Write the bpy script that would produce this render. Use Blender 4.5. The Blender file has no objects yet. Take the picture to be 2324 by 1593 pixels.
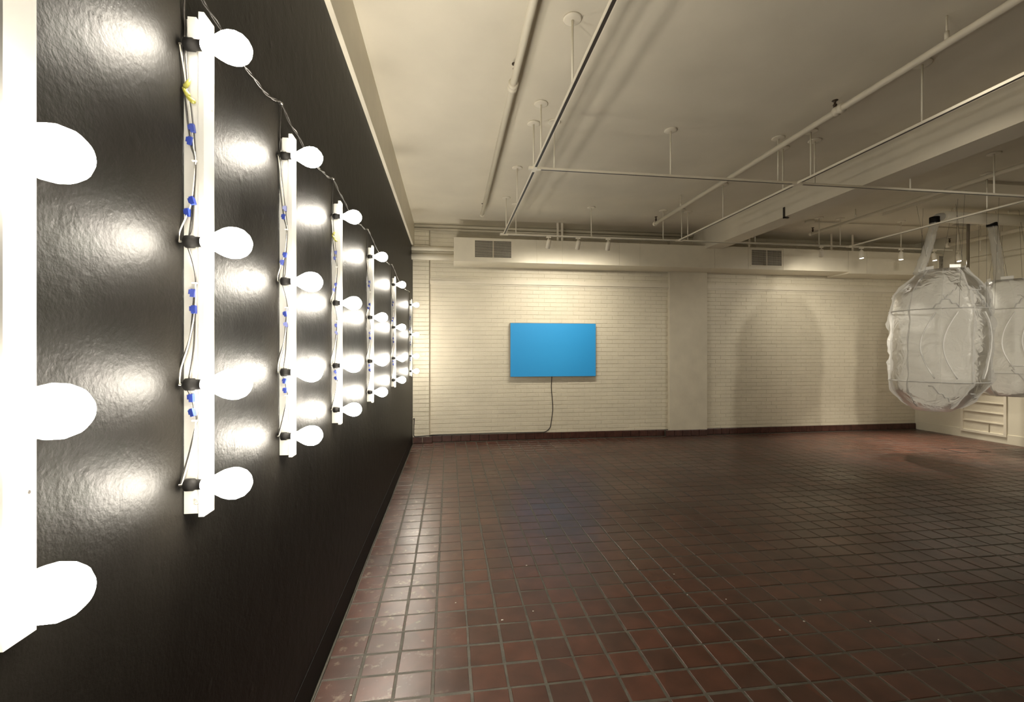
import bpy, math, random
from mathutils import Vector
random.seed(7)
PI = math.pi
C = bpy.context.scene.collection

# ---------------- camera ----------------
F = 1020.0; PCX, PCY = 1162.0, 796.5
TH = math.atan(142 / F); cT, sT = math.cos(TH), math.sin(TH)
CX, CZ = 0.631, 1.6
cam = bpy.data.cameras.new('camera'); cam.sensor_width = 36; cam.lens = F / 2324 * 36
cam.clip_start = 0.02
co = bpy.data.objects.new('camera', cam); C.objects.link(co)
co.location = (CX, 0, CZ); co.rotation_euler = (PI / 2, 0, -TH)
bpy.context.scene.camera = co

# ---------------- world, exposure ----------------
w = bpy.data.worlds.new('world'); bpy.context.scene.world = w; w.use_nodes = True
w.node_tree.nodes['Background'].inputs[0].default_value = (1, .92, .8, 1)
w.node_tree.nodes['Background'].inputs[1].default_value = 0.02
vs = bpy.context.scene.view_settings
vs.view_transform = 'Standard'; vs.look = 'None'; vs.gamma = 1; vs.use_curve_mapping = False
vs.exposure = 0.0
BULB_L = 140.0            # radiance of the glowing bulbs
BULB_C = (1.0, .92, .78)
LAMP_C = (1.0, .91, .76)
SPOTS = []                # filled below: lamps of the lighting track

# points of the room seen at a picture position, on a real plane
def at_depth(px, py, z):
    r = (px - PCX) / F * z; u = -(py - PCY) / F * z
    return Vector((CX + r * cT + z * sT, z * cT - r * sT, CZ + u))
def ray(px, py): return at_depth(px, py, 1.0) - Vector((CX, 0, CZ))
def on_x(px, py, X): d = ray(px, py); t = (X - CX) / d.x; return Vector((CX, 0, CZ)) + d * t
def on_y(px, py, Y): d = ray(px, py); t = Y / d.y; return Vector((CX, 0, CZ)) + d * t
def on_z(px, py, Z): d = ray(px, py); t = (Z - CZ) / d.z; return Vector((CX, 0, CZ)) + d * t
def depth(p): return (p[0] - CX) * sT + p[1] * cT

# ---------------- materials ----------------
def new_mat(name):
    m = bpy.data.materials.new(name); m.use_nodes = True
    return m, m.node_tree, m.node_tree.nodes['Principled BSDF']
def simple(name, col, rough=.5, metal=0, noise=0.0, nscale=8, bump=0.0, bscale=60, spec=.5):
    m, t, b = new_mat(name); N = t.nodes; L = t.links
    b.inputs['Base Color'].default_value = (*col, 1); b.inputs['Roughness'].default_value = rough
    b.inputs['Metallic'].default_value = metal; b.inputs['Specular IOR Level'].default_value = spec
    g = N.new('ShaderNodeNewGeometry')
    if noise:
        n = N.new('ShaderNodeTexNoise'); n.inputs['Scale'].default_value = nscale; n.inputs['Detail'].default_value = 6
        L.new(g.outputs['Position'], n.inputs['Vector'])
        r = N.new('ShaderNodeValToRGB'); r.color_ramp.elements[0].position = .3; r.color_ramp.elements[1].position = .7
        r.color_ramp.elements[0].color = (*[c * (1 - noise) for c in col], 1)
        r.color_ramp.elements[1].color = (*[min(1, c * (1 + noise * .4)) for c in col], 1)
        L.new(n.outputs['Fac'], r.inputs['Fac']); L.new(r.outputs['Color'], b.inputs['Base Color'])
    if bump:
        n = N.new('ShaderNodeTexNoise'); n.inputs['Scale'].default_value = bscale; n.inputs['Detail'].default_value = 4
        L.new(g.outputs['Position'], n.inputs['Vector'])
        bp = N.new('ShaderNodeBump'); bp.inputs['Strength'].default_value = bump; bp.inputs['Distance'].default_value = .01
        L.new(n.outputs['Fac'], bp.inputs['Height']); L.new(bp.outputs['Normal'], b.inputs['Normal'])
    return m
CREAM = (.74, .69, .57)
M = {}
M['ceiling'] = simple('ceiling_paint', CREAM, .7, noise=.10, nscale=1.3, bump=.15, bscale=14)
M['brick'] = simple('painted_brick', (.70, .65, .52), .45, noise=.06, nscale=3, bump=.35, bscale=45)
M['mortar'] = simple('painted_mortar', (.64, .58, .46), .6, noise=.10, nscale=9, bump=.3, bscale=50)
M['plaster'] = simple('painted_plaster', (.66, .61, .49), .55, noise=.08, nscale=4, bump=.2, bscale=20)
M['trimwhite'] = simple('trim_paint', (.72, .67, .55), .45, noise=.05, nscale=5)
M['wallr'] = simple('wall_paint', (.66, .62, .50), .6, noise=.05, nscale=2)
M['duct'] = simple('duct_paint', (.78, .73, .60), .4, noise=.04, nscale=6)
M['white'] = simple('white_wood', (.31, .305, .285), .5, noise=.03, nscale=12)
M['rail'] = simple('rail_paint', (.78, .73, .61), .35)
M['slot'] = simple('slot_dark', (.035, .028, .022), .5)
M['black'] = simple('black_plastic', (.008, .0075, .007), .55, spec=.12)
M['cable'] = simple('black_cable', (.02, .018, .016), .35)
M['wirewhite'] = simple('white_wire', (.6, .57, .5), .4)
M['blue'] = simple('blue_plastic', (.014, .028, .17), .35)
M['yellow'] = simple('yellow_plastic', (.20, .19, .035), .4)
M['metal'] = simple('steel', (.5, .48, .44), .3, metal=1)
M['brass'] = simple('dark_brass', (.06, .04, .025), .45, metal=.4)
M['basetile'] = simple('base_tile', (.075, .030, .022), .35, noise=.45, nscale=11, bump=.2, bscale=30)
M['grille_dark'] = simple('grille_dark', (.03, .027, .023), .7)
M['canvas_side'] = simple('panel_side', (.30, .30, .30), .5)
M['seam'] = simple('seam', (.34, .30, .22), .7)
M['seal'] = simple('plastic_seam', (.9, .9, .87), .25)
M['hatch'] = simple('hatch_frame', (.035, .028, .022), .45)

# black gloss wall paint over a rough plaster
m, t, b = new_mat('black_gloss_paint'); N = t.nodes; L = t.links
b.inputs['Base Color'].default_value = (.007, .0062, .005, 1); b.inputs['Roughness'].default_value = .46
b.inputs['Specular IOR Level'].default_value = .11
g = N.new('ShaderNodeNewGeometry')
n1 = N.new('ShaderNodeTexNoise'); n1.inputs['Scale'].default_value = 95; n1.inputs['Detail'].default_value = 3; n1.inputs['Roughness'].default_value = .55
n2 = N.new('ShaderNodeTexNoise'); n2.inputs['Scale'].default_value = 13; n2.inputs['Detail'].default_value = 5
n3 = N.new('ShaderNodeTexVoronoi'); n3.inputs['Scale'].default_value = 9
for n in (n1, n2, n3): L.new(g.outputs['Position'], n.inputs['Vector'])
r3 = N.new('ShaderNodeMapRange'); r3.inputs['From Max'].default_value = .16; r3.inputs['To Min'].default_value = 1; r3.inputs['To Max'].default_value = 0
L.new(n3.outputs['Distance'], r3.inputs['Value'])
b1 = N.new('ShaderNodeBump'); b1.inputs['Strength'].default_value = .35; b1.inputs['Distance'].default_value = .0022
b2 = N.new('ShaderNodeBump'); b2.inputs['Strength'].default_value = .3; b2.inputs['Distance'].default_value = .008
b3 = N.new('ShaderNodeBump'); b3.inputs['Strength'].default_value = .25; b3.inputs['Distance'].default_value = .004
L.new(n1.outputs['Fac'], b1.inputs['Height']); L.new(n2.outputs['Fac'], b2.inputs['Height']); L.new(r3.outputs['Result'], b3.inputs['Height'])
L.new(b1.outputs['Normal'], b2.inputs['Normal']); L.new(b2.outputs['Normal'], b3.inputs['Normal']); L.new(b3.outputs['Normal'], b.inputs['Normal'])
M['blackwall'] = m

# quarry tiles
PX, PY, X0, Y0 = .1805, .1675, .010, 2.12 - .1675 * 40
m, t, b = new_mat('quarry_tile'); N = t.nodes; L = t.links
g = N.new('ShaderNodeNewGeometry')
add = N.new('ShaderNodeVectorMath'); add.operation = 'SUBTRACT'; add.inputs[1].default_value = (X0, Y0, 0)
div = N.new('ShaderNodeVectorMath'); div.operation = 'DIVIDE'; div.inputs[1].default_value = (PX, PY, 10)
flo = N.new('ShaderNodeVectorMath'); flo.operation = 'FLOOR'
wn = N.new('ShaderNodeTexWhiteNoise')
L.new(g.outputs['Position'], add.inputs[0]); L.new(add.outputs[0], div.inputs[0]); L.new(div.outputs[0], flo.inputs[0]); L.new(flo.outputs[0], wn.inputs['Vector'])
cr = N.new('ShaderNodeValToRGB'); e = cr.color_ramp.elements
e[0].position = 0; e[0].color = (.058, .025, .017, 1); e[1].position = 1; e[1].color = (.094, .034, .021, 1)
x = e.new(.5); x.color = (.074, .029, .019, 1)
L.new(wn.outputs['Value'], cr.inputs['Fac'])
n1 = N.new('ShaderNodeTexNoise'); n1.inputs['Scale'].default_value = 9; n1.inputs['Detail'].default_value = 8
n2 = N.new('ShaderNodeTexNoise'); n2.inputs['Scale'].default_value = 1.1; n2.inputs['Detail'].default_value = 4
n3 = N.new('ShaderNodeTexNoise'); n3.inputs['Scale'].default_value = 13; n3.inputs['Detail'].default_value = 9; n3.inputs['Distortion'].default_value = .1; n3.inputs['Roughness'].default_value = .65
for n in (n1, n2, n3): L.new(g.outputs['Position'], n.inputs['Vector'])
mx = N.new('ShaderNodeMix'); mx.data_type = 'RGBA'; mx.blend_type = 'MULTIPLY'; mx.inputs['Factor'].default_value = 1
mr = N.new('ShaderNodeMapRange'); mr.inputs['From Min'].default_value = .3; mr.inputs['From Max'].default_value = .7; mr.inputs['To Min'].default_value = .68; mr.inputs['To Max'].default_value = 1.15
L.new(n1.outputs['Fac'], mr.inputs['Value']); L.new(cr.outputs['Color'], mx.inputs['A']); L.new(mr.outputs['Result'], mx.inputs['B'])
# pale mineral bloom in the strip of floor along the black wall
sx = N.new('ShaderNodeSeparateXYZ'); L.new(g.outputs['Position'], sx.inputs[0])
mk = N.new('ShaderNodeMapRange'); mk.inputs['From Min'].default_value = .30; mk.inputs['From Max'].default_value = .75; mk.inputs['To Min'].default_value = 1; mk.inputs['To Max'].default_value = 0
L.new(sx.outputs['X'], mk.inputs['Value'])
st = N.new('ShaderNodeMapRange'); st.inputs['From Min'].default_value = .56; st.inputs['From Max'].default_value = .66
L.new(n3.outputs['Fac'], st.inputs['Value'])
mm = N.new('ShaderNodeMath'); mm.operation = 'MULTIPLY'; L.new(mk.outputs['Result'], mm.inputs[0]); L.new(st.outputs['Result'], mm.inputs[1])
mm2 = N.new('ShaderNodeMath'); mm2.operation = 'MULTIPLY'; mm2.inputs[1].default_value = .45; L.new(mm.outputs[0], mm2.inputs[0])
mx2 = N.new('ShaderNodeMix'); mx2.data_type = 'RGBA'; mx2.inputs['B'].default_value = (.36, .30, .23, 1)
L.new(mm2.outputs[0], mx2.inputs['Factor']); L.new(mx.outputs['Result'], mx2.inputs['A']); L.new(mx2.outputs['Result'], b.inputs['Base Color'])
rr = N.new('ShaderNodeMapRange'); rr.inputs['From Min'].default_value = .3; rr.inputs['From Max'].default_value = .7; rr.inputs['To Min'].default_value = .26; rr.inputs['To Max'].default_value = .42
L.new(n2.outputs['Fac'], rr.inputs['Value']); L.new(rr.outputs['Result'], b.inputs['Roughness'])
b.inputs['Specular IOR Level'].default_value = .6
bp = N.new('ShaderNodeBump'); bp.inputs['Strength'].default_value = .25; bp.inputs['Distance'].default_value = .004
L.new(n1.outputs['Fac'], bp.inputs['Height']); L.new(bp.outputs['Normal'], b.inputs['Normal'])
M['tile'] = m
M['grout'] = simple('grout', (.088, .080, .063), .6, noise=.35, nscale=14, bump=.3, bscale=60)

# bulb glass
m, t, b = new_mat('lit_bulb'); b.inputs['Base Color'].default_value = (.9, .9, .85, 1)
b.inputs['Emission Color'].default_value = (*BULB_C, 1); b.inputs['Emission Strength'].default_value = BULB_L
M['bulb'] = m
m, t, b = new_mat('lamp_lens'); b.inputs['Emission Color'].default_value = (*LAMP_C, 1); b.inputs['Emission Strength'].default_value = 45
M['lens'] = m
# blue screen
m, t, b = new_mat('blue_screen'); N = t.nodes; L = t.links
tc = N.new('ShaderNodeTexCoord'); mp = N.new('ShaderNodeMapping'); mp.inputs['Location'].default_value = (-.05, 0, .12)
gr = N.new('ShaderNodeTexGradient'); gr.gradient_type = 'SPHERICAL'
L.new(tc.outputs['Object'], mp.inputs['Vector']); L.new(mp.outputs[0], gr.inputs['Vector'])
rp = N.new('ShaderNodeValToRGB'); rp.color_ramp.elements[0].color = (.015, .19, .46, 1); rp.color_ramp.elements[1].color = (.045, .34, .66, 1)
rp.color_ramp.elements[1].position = .9
L.new(gr.outputs['Fac'], rp.inputs['Fac'])
b.inputs['Base Color'].default_value = (.02, .26, .56, 1); b.inputs['Roughness'].default_value = .5
L.new(rp.outputs['Color'], b.inputs['Emission Color']); b.inputs['Emission Strength'].default_value = .26
M['screen'] = m
# plastic film
def film(name, transp, col=(.86, .86, .83)):
    m = bpy.data.materials.new(name); m.use_nodes = True; t = m.node_tree; N = t.nodes; L = t.links
    for n in list(N): N.remove(n)
    o = N.new('ShaderNodeOutputMaterial'); d = N.new('ShaderNodeBsdfDiffuse'); tr = N.new('ShaderNodeBsdfTranslucent')
    gl = N.new('ShaderNodeBsdfGlossy'); ta = N.new('ShaderNodeBsdfTransparent')
    d.inputs[0].default_value = (*col, 1); tr.inputs[0].default_value = (*col, 1); gl.inputs['Roughness'].default_value = .28
    g = N.new('ShaderNodeNewGeometry'); n = N.new('ShaderNodeTexNoise'); n.inputs['Scale'].default_value = 6; n.inputs['Detail'].default_value = 3; n.inputs['Distortion'].default_value = 1.2
    L.new(g.outputs['Position'], n.inputs['Vector']); bp = N.new('ShaderNodeBump'); bp.inputs['Strength'].default_value = .5; bp.inputs['Distance'].default_value = .04
    L.new(n.outputs['Fac'], bp.inputs['Height'])
    for s in (d, tr, gl): L.new(bp.outputs['Normal'], s.inputs['Normal'])
    m1 = N.new('ShaderNodeMixShader'); m1.inputs[0].default_value = .5; L.new(d.outputs[0], m1.inputs[1]); L.new(tr.outputs[0], m1.inputs[2])
    lw = N.new('ShaderNodeLayerWeight'); lw.inputs[0].default_value = .2; L.new(bp.outputs['Normal'], lw.inputs['Normal'])
    m2 = N.new('ShaderNodeMixShader'); L.new(lw.outputs['Fresnel'], m2.inputs[0]); L.new(m1.outputs[0], m2.inputs[1]); L.new(gl.outputs[0], m2.inputs[2])
    m3 = N.new('ShaderNodeMixShader'); m3.inputs[0].default_value = transp; L.new(m2.outputs[0], m3.inputs[1]); L.new(ta.outputs[0], m3.inputs[2])
    L.new(m3.outputs[0], o.inputs[0]); return m
M['film'] = film('milky_film', .22); M['clear'] = film('clear_film', .62); M['flap'] = film('film_seam', .12, (.92, .92, .9))

# ---------------- mesh helpers ----------------
class MB:
    def __init__(s): s.v = []; s.f = []; s.sm = []
    def box(s, a, b):
        x0, y0, z0 = [min(p, q) for p, q in zip(a, b)]; x1, y1, z1 = [max(p, q) for p, q in zip(a, b)]
        n = len(s.v); s.v += [(x0,y0,z0),(x1,y0,z0),(x1,y1,z0),(x0,y1,z0),(x0,y0,z1),(x1,y0,z1),(x1,y1,z1),(x0,y1,z1)]
        for q in ((0,3,2,1),(4,5,6,7),(0,1,5,4),(1,2,6,5),(2,3,7,6),(3,0,4,7)): s.f.append([n+i for i in q]); s.sm.append(False)
        return s
    def cbox(s, c, e): return s.box([p - q / 2 for p, q in zip(c, e)], [p + q / 2 for p, q in zip(c, e)])
    def rings(s, rs, caps=True, smooth=True, closed=True):
        n0 = len(s.v); k = len(rs[0])
        for r in rs: s.v += [tuple(p) for p in r]
        for i in range(len(rs) - 1):
            for j in range(k if closed else k - 1):
                a = n0 + i * k + j; b_ = n0 + i * k + (j + 1) % k
                s.f.append([a, b_, b_ + k, a + k]); s.sm.append(smooth)
        if caps and closed:
            s.f.append([n0 + j for j in range(k)][::-1]); s.sm.append(False)
            e = n0 + (len(rs) - 1) * k; s.f.append([e + j for j in range(k)]); s.sm.append(False)
        return s
    def tube(s, pts, r, k=8, rad=None):
        pts = [Vector(p) for p in pts]; rs = []; up = None
        for i, p in enumerate(pts):
            d = (pts[min(i + 1, len(pts) - 1)] - pts[max(i - 1, 0)]).normalized()
            if up is None: up = d.cross(Vector((0, 0, 1)) if abs(d.z) < .9 else Vector((1, 0, 0))).normalized()
            u = (up - d * up.dot(d)).normalized(); up = u; v = d.cross(u)
            q = rad[i] if rad else r
            rs.append([p + (u * math.cos(2 * PI * j / k) + v * math.sin(2 * PI * j / k)) * q for j in range(k)])
        return s.rings(rs)
    def lathe(s, p0, d, prof, k=16):       # prof: (distance along d, radius)
        d = Vector(d).normalized(); p0 = Vector(p0)
        u = d.cross(Vector((0, 0, 1)) if abs(d.z) < .9 else Vector((1, 0, 0))).normalized(); v = d.cross(u)
        return s.rings([[p0 + d * t_ + (u * math.cos(2*PI*j/k) + v * math.sin(2*PI*j/k)) * max(r, 1e-4) for j in range(k)] for t_, r in prof])
    def mesh(s, name, mat):
        me = bpy.data.meshes.new(name); me.from_pydata([tuple(p) for p in s.v], [], s.f); me.update()
        me.polygons.foreach_set('use_smooth', s.sm); me.materials.append(mat); return me
    def build(s, name, mat, parent=None, kind=None):
        return link(name, s.mesh(name, mat), parent, kind)
def link(name, me, parent=None, kind=None):
    o = bpy.data.objects.new(name, me); C.objects.link(o)
    if parent is not None: o.parent = parent; o.matrix_parent_inverse.identity(); o.location = -abs_loc(parent)
    if kind: o['kind'] = kind
    return o
def abs_loc(o):
    p = Vector(o.location)
    while o.parent: o = o.parent; p = p + Vector(o.location)
    return p
def tag(o, label, cat=None, group=None, kind=None):
    o['label'] = label
    if cat: o['category'] = cat
    if group: o['group'] = group
    if kind: o['kind'] = kind
    return o
def thing(name, label, cat, loc=(0, 0, 0), group=None):
    o = bpy.data.objects.new(name, None); C.objects.link(o); o.location = loc; o.empty_display_size = .05
    return tag(o, label, cat, group)
def smooth_path(pts, n=6):
    pts = [Vector(p) for p in pts]; out = []
    for i in range(len(pts) - 1):
        p0 = pts[max(i-1, 0)]; p1 = pts[i]; p2 = pts[i+1]; p3 = pts[min(i+2, len(pts)-1)]
        for k in range(n):
            t_ = k / n
            out.append(.5 * ((2*p1) + (-p0+p2)*t_ + (2*p0-5*p1+4*p2-p3)*t_*t_ + (-p0+3*p1-3*p2+p3)*t_**3))
    out.append(pts[-1]); return out

# ---------------- room shell ----------------
HC = 3.80                      # ceiling
YB = 8.03; YP = 7.95           # recessed brick and pilaster fronts
XR = CX + 9.50; YN = -3.2
def struct(o, label): o['kind'] = 'structure'; o['label'] = label; return o
fl = struct(MB().box((-.2, YN, -.12), (XR + .2, YB + .2, -.0025)).build('floor', M['grout']), 'dark red quarry tile floor with grey grout')
struct(MB().box((-.2, YN, HC), (XR + .2, YB + .2, HC + .15)).build('ceiling', M['ceiling']), 'cream painted concrete ceiling')
WT = 3.385
struct(MB().box((-.2, YN, 0), (0, YB - .03, WT)).build('wall_left', M['blackwall']), 'rough plaster wall in glossy black paint')
struct(MB().box((0, YN, 0), (.0025, YP - .05, .163)).build('baseboard_left', M['black']), 'black baseboard of the black wall')
wr = struct(MB().box((XR, YN, 0), (XR + .2, YB + .2, HC)).build('wall_right', M['wallr']), 'plain cream side wall')
struct(MB().box((-.2, YN - .2, 0), (XR + .2, YN, HC)).build('wall_near', M['wallr']), 'cream wall behind the viewer')
# left ledge along the top of the black wall
mb = MB(); mb.box((-.2, YN, WT), (.03, YP, HC)); struct(mb.build('trim_1', M['trimwhite']), 'cream ledge along the top of the black wall')
# light caulk line where the black wall meets the floor
mb = MB(); pts = [(.008 + .004 * math.sin(y * 3.1) , y, 0) for y in [YN + i * .25 for i in range(44)]]
mb.tube([(p[0], p[1], .001) for p in pts if p[1] < YP - .05], .004, 5); struct(mb.build('trim_2', M['grout']), 'pale caulk line at the foot of the black wall')
# ceiling beam
XB0 = CX + 4.55; XB1 = XB0 + .315; ZB = CZ + 1.84
struct(MB().box((XB0, YN, ZB), (XB1, YB, HC)).build('ceiling_beam', M['ceiling']), 'deep cream beam crossing the ceiling')

# back wall with brick pieces
XPL = on_y(974, 800, YP).x; XP0 = on_y(1520, 800, YP).x; XP1 = on_y(1605, 800, YP).x
mb = MB(); mb.box((-.2, YB, 0), (XR + .2, YB + .2, HC))
wb = struct(mb.build('wall_back', M['mortar']), 'cream painted brick wall with flat pilasters')
mb = MB(); mb.box((0, YP + .004, 0), (XPL, YB + .01, HC)); mb.build('pilaster_core', M['mortar'], wb)
mb = MB(); mb.box((XP0, YP, 0), (XP1, YB + .01, HC)); mb.build('pilaster', M['plaster'], wb)
BW, BH = .215, .0745
bricks = []
def lay(x0, x1, yf, z0, z1):
    r = 0; z = z0
    while z < z1 - .02:
        zt = min(z + BH, z1); x = x0 - (BW / 2 if r % 2 else 0)
        while x < x1 - .01:
            a, c = max(x, x0), min(x + BW, x1)
            if c - a > .02: bricks.append((a, c, yf, z, zt))
            x += BW
        z += BH; r += 1
lay(.0, XPL, YP, .02, HC); lay(XPL + .02, XP0, YB, .02, HC); lay(XP1, XR, YB, .02, HC)
def brick_geo(mb, a, c, yf, z, zt, k=0):
    g = .004; p = .006 + random.uniform(-.002, .0022); q = .006
    n = len(mb.v); w_ = random.uniform(-.0012, .0012)
    mb.v += [(a+.0005, yf+.002, z+g/2), (c-.0005, yf+.002, z+g/2), (c-.0005, yf+.002, zt-g/2), (a+.0005, yf+.002, zt-g/2),
             (a+q*.25, yf-p, z+g/2+q*.8+w_), (c-q*.25, yf-p, z+g/2+q*.8-w_), (c-q*.25, yf-p+w_*.6, zt-g/2-q*.7), (a+q*.25, yf-p, zt-g/2-q*.7)]
    for f in ((3,2,1,0),(4,5,6,7),(0,1,5,4),(1,2,6,5),(2,3,7,6),(3,0,4,7)): mb.f.append([n+i for i in f]); mb.sm.append(False)
def seen(b_):
    p = Vector(((b_[0]+b_[1])/2, b_[2], (b_[3]+b_[4])/2)); d = depth(p); px = PCX + ((p.x-CX)*cT - p.y*sT)/d*F; py = PCY - (p.z-CZ)/d*F
    return px, py, d
DUCT_Z0, DUCT_Z1, YD = CZ + 1.49, CZ + 1.885, 7.50
full = [b_ for b_ in bricks if b_[1]-b_[0] > BW*.95 and b_[4]-b_[3] > BH*.95 and .3 < b_[3] < DUCT_Z0 - .3]
full.sort(key=lambda b_: seen(b_)[2]); single = set(full[:300])
protos = []
for i in range(6):
    mb = MB(); brick_geo(mb, -BW/2, BW/2, 0, -BH/2, BH/2); protos.append(mb.mesh('brick', M['brick']))
for b_ in full[:300]:
    o = bpy.data.objects.new('brick', random.choice(protos)); C.objects.link(o); o.parent = wb
    o.location = ((b_[0]+b_[1])/2, b_[2], (b_[3]+b_[4])/2)
mb = MB()
for b_ in bricks:
    if b_ not in single: brick_geo(mb, *b_)
mb.build('brickwork', M['brick'], wb, 'stuff')
# ledge moulding in each recess
zl = CZ + (797 - 640) / F * 7.95
for i, (a, c) in enumerate(((XPL, XP0), (XP1, XR))):
    mb = MB(); mb.box((a + .01, YB - .045, zl - .03), (c, YB, zl + .015)); mb.box((a + .01, YB - .025, zl + .015), (c, YB, zl + .055)); mb.box((a+.01, YB-.02, zl-.055), (c, YB, zl-.03))
    struct(mb.build('trim_%d' % (3 + i), M['trimwhite']), ('painted ledge in the brick recess by the black wall', 'painted ledge in the brick recess right of the pilaster')[i])
# tiled baseboard
bb = struct(MB().box((0, YB - .012, 0), (XR, YB, .118)).build('baseboard_back', M['grout']), 'dark red tile baseboard along the brick wall')
def tile_mesh(sx, sy, sz, ch, name, mat):
    mb = MB(); r = []
    for z, i in ((-sz, 0), (-ch, 0), (0, ch)): r.append([(-sx/2+i, -sy/2+i, z), (sx/2-i, -sy/2+i, z), (sx/2-i, sy/2-i, z), (-sx/2+i, sy/2-i, z)])
    mb.rings(r, smooth=False); return mb.mesh(name, mat)
bt = []
for s in range(3):
    mb = MB(); random.seed(s); hh = .112 + s * .002
    mb.rings([[( -.08, 0, .003), (.08, 0, .003), (.08, 0, hh), (-.08, 0, hh)], [(-.08, -.012, .003), (.08, -.012, .003), (.08, -.012, hh-.002), (-.08, -.012, hh-.002)], [(-.076, -.016, .006), (.076, -.016, .006), (.076, -.014, hh-.008), (-.076, -.014, hh-.008)]], smooth=False)
    bt.append(mb.mesh('tile', M['basetile']))
x = .085
while x < XR - .05:
    inp = x < XPL + .03 or XP0 - .05 < x < XP1 + .05
    o = bpy.data.objects.new('tile', random.choice(bt)); C.objects.link(o); o.parent = bb
    o.location = (x, (YP if inp else YB - .012), 0); x += .166
# floor tiles
random.seed(11)
nx = int((XR - X0) / PX) + 1
cells = []
for i in range(-1, nx):
    for j in range(0, 200):
        a, c = X0 + i * PX, X0 + (i + 1) * PX; y0, y1 = Y0 + j * PY, Y0 + (j + 1) * PY
        a = max(a, .003); c = min(c, XR - .004); y1 = min(y1, YP - .01)
        if y0 < YN or y0 > YP - .03 or c - a < .02: continue
        cells.append((a, c, y0, y1))
gap = .013
def vis(cell):
    p = Vector(((cell[0]+cell[1])/2, (cell[2]+cell[3])/2, 0)); d = depth(p)
    if d < .5: return False
    px = PCX + ((p.x-CX)*cT - p.y*sT)/d*F; py = PCY + CZ/d*F
    return -40 < px < 2380 and py < 1650
vc = [c_ for c_ in cells if vis(c_) and abs(c_[1]-c_[0]-PX) < 1e-3 and abs(c_[3]-c_[2]-PY) < 1e-3]
vc.sort(key=lambda c_: depth(((c_[0]+c_[1])/2, (c_[2]+c_[3])/2))); one = set(vc[:300])
tm = [tile_mesh(PX - gap - d_ , PY - gap - e_, .01, .0022, 'tile', M['tile']) for d_, e_ in ((0, 0), (.003, -.001), (-.003, .002), (.001, .004))]
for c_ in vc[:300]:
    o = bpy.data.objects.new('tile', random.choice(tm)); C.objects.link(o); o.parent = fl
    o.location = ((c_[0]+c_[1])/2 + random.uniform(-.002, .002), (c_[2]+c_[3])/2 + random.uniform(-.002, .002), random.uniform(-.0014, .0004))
    o.rotation_euler = (random.uniform(-.004, .004), random.uniform(-.004, .004), random.uniform(-.012, .012))
mb = MB()
for c_ in cells:
    if c_ in one: continue
    dz = random.uniform(-.0014, .0004); jx, jy = random.uniform(-.002, .002), random.uniform(-.002, .002); r = []
    tx, ty = random.uniform(-.004, .004), random.uniform(-.004, .004)
    for z, i in ((-.01, 0), (-.0022, 0), (0, .0022)):
        a, c, e0, e1 = c_[0]+gap/2+i+jx, c_[1]-gap/2-i+jx, c_[2]+gap/2+i+jy, c_[3]-gap/2-i+jy
        hx, hy = (c-a)/2, (e1-e0)/2
        r.append([(a, e0, z+dz-tx*hx-ty*hy), (c, e0, z+dz+tx*hx-ty*hy), (c, e1, z+dz+tx*hx+ty*hy), (a, e1, z+dz-tx*hx+ty*hy)])
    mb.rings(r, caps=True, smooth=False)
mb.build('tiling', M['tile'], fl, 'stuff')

# ---------------- light strips on the black wall ----------------
def pz(y): return (797 - y) * 1.075 / F        # height above the eye, from the second strip
SOCK = [pz(110), pz(552), pz(872), pz(1097)]
ST_TOP, ST_BOT, FB_TOP, FB_BOT = pz(43), pz(1167), pz(24) , pz(1175)
depths = [.589, 1.075, 1.68, 2.43, 3.46, 4.91, 7.06]
words = ['cropped strip of bright bulbs at the extreme left picture edge, white board cut off',
         'largest complete bulb strip, with yellow wire caps near its top, second along the black wall',
         'bulb strip on the black wall without yellow caps, between the two strips that have them',
         'smaller bulb strip with yellow wire caps, middle one of seven along the black wall',
         'fifth bulb strip along the black wall, third before the brick corner',
         'small bulb strip second from the brick corner on the black wall',
         'smallest bulb strip, last before the brick wall corner']
def bulb_mesh():
    mb = MB(); mb.lathe((0, 0, 0), (1, 0, 0), [(0, .0125), (.012, .0135), (.022, .018), (.036, .0265), (.05, .0335), (.064, .037), (.078, .0365), (.092, .031), (.102, .021), (.108, .009), (.109, 0)], 20)
    return mb.mesh('light_bulb', M['bulb'])
bm_ = bulb_mesh()
mb = MB(); mb.lathe((0, 0, 0), (1, 0, 0), [(0, .008), (.002, .0125), (.004, .0148), (.021, .0148), (.023, .0122), (.042, .0118), (.0435, .0132), (.045, .0132)], 14); sock_me = mb.mesh('socket', M['black'])
mb = MB(); mb.lathe((0, 0, 0), (1, 0, 0), [(-.01, .004), (-.006, .005), (-.005, .0025), (0, .0025)], 8); mb.tube([(-.008, 0, .004), (-.012, 0, 0), (-.008, 0, -.004)], .0015, 5); term_me = mb.mesh('terminal_screw', M['metal'])
mb = MB(); mb.cbox((0, 0, 0), (.009, .009, .019)); mb.cbox((-.0065, 0, .002), (.005, .006, .011)); conn_me = mb.mesh('connector', M['blue'])
mb = MB(); mb.cbox((0, 0, 0), (.010, .004, .004)); mb.lathe((-.004, -.004, 0), (0, 1, 0), [(0, .002), (.004, .002)], 6); clip_me = mb.mesh('cable_clip', M['wirewhite'])
mb = MB(); mb.lathe((0, 0, 0), (0, 0, 1), [(-.013, .003), (-.009, .006), (.004, .0045), (.012, .002)], 8); cap_me = mb.mesh('wire_cap', M['yellow'])
def child(name, me, par, loc, base, rot=None):
    o = bpy.data.objects.new(name, me); C.objects.link(o); o.parent = par; o.location = Vector(loc) - abs_loc(par)
    if rot: o.rotation_euler = rot
    return o
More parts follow.
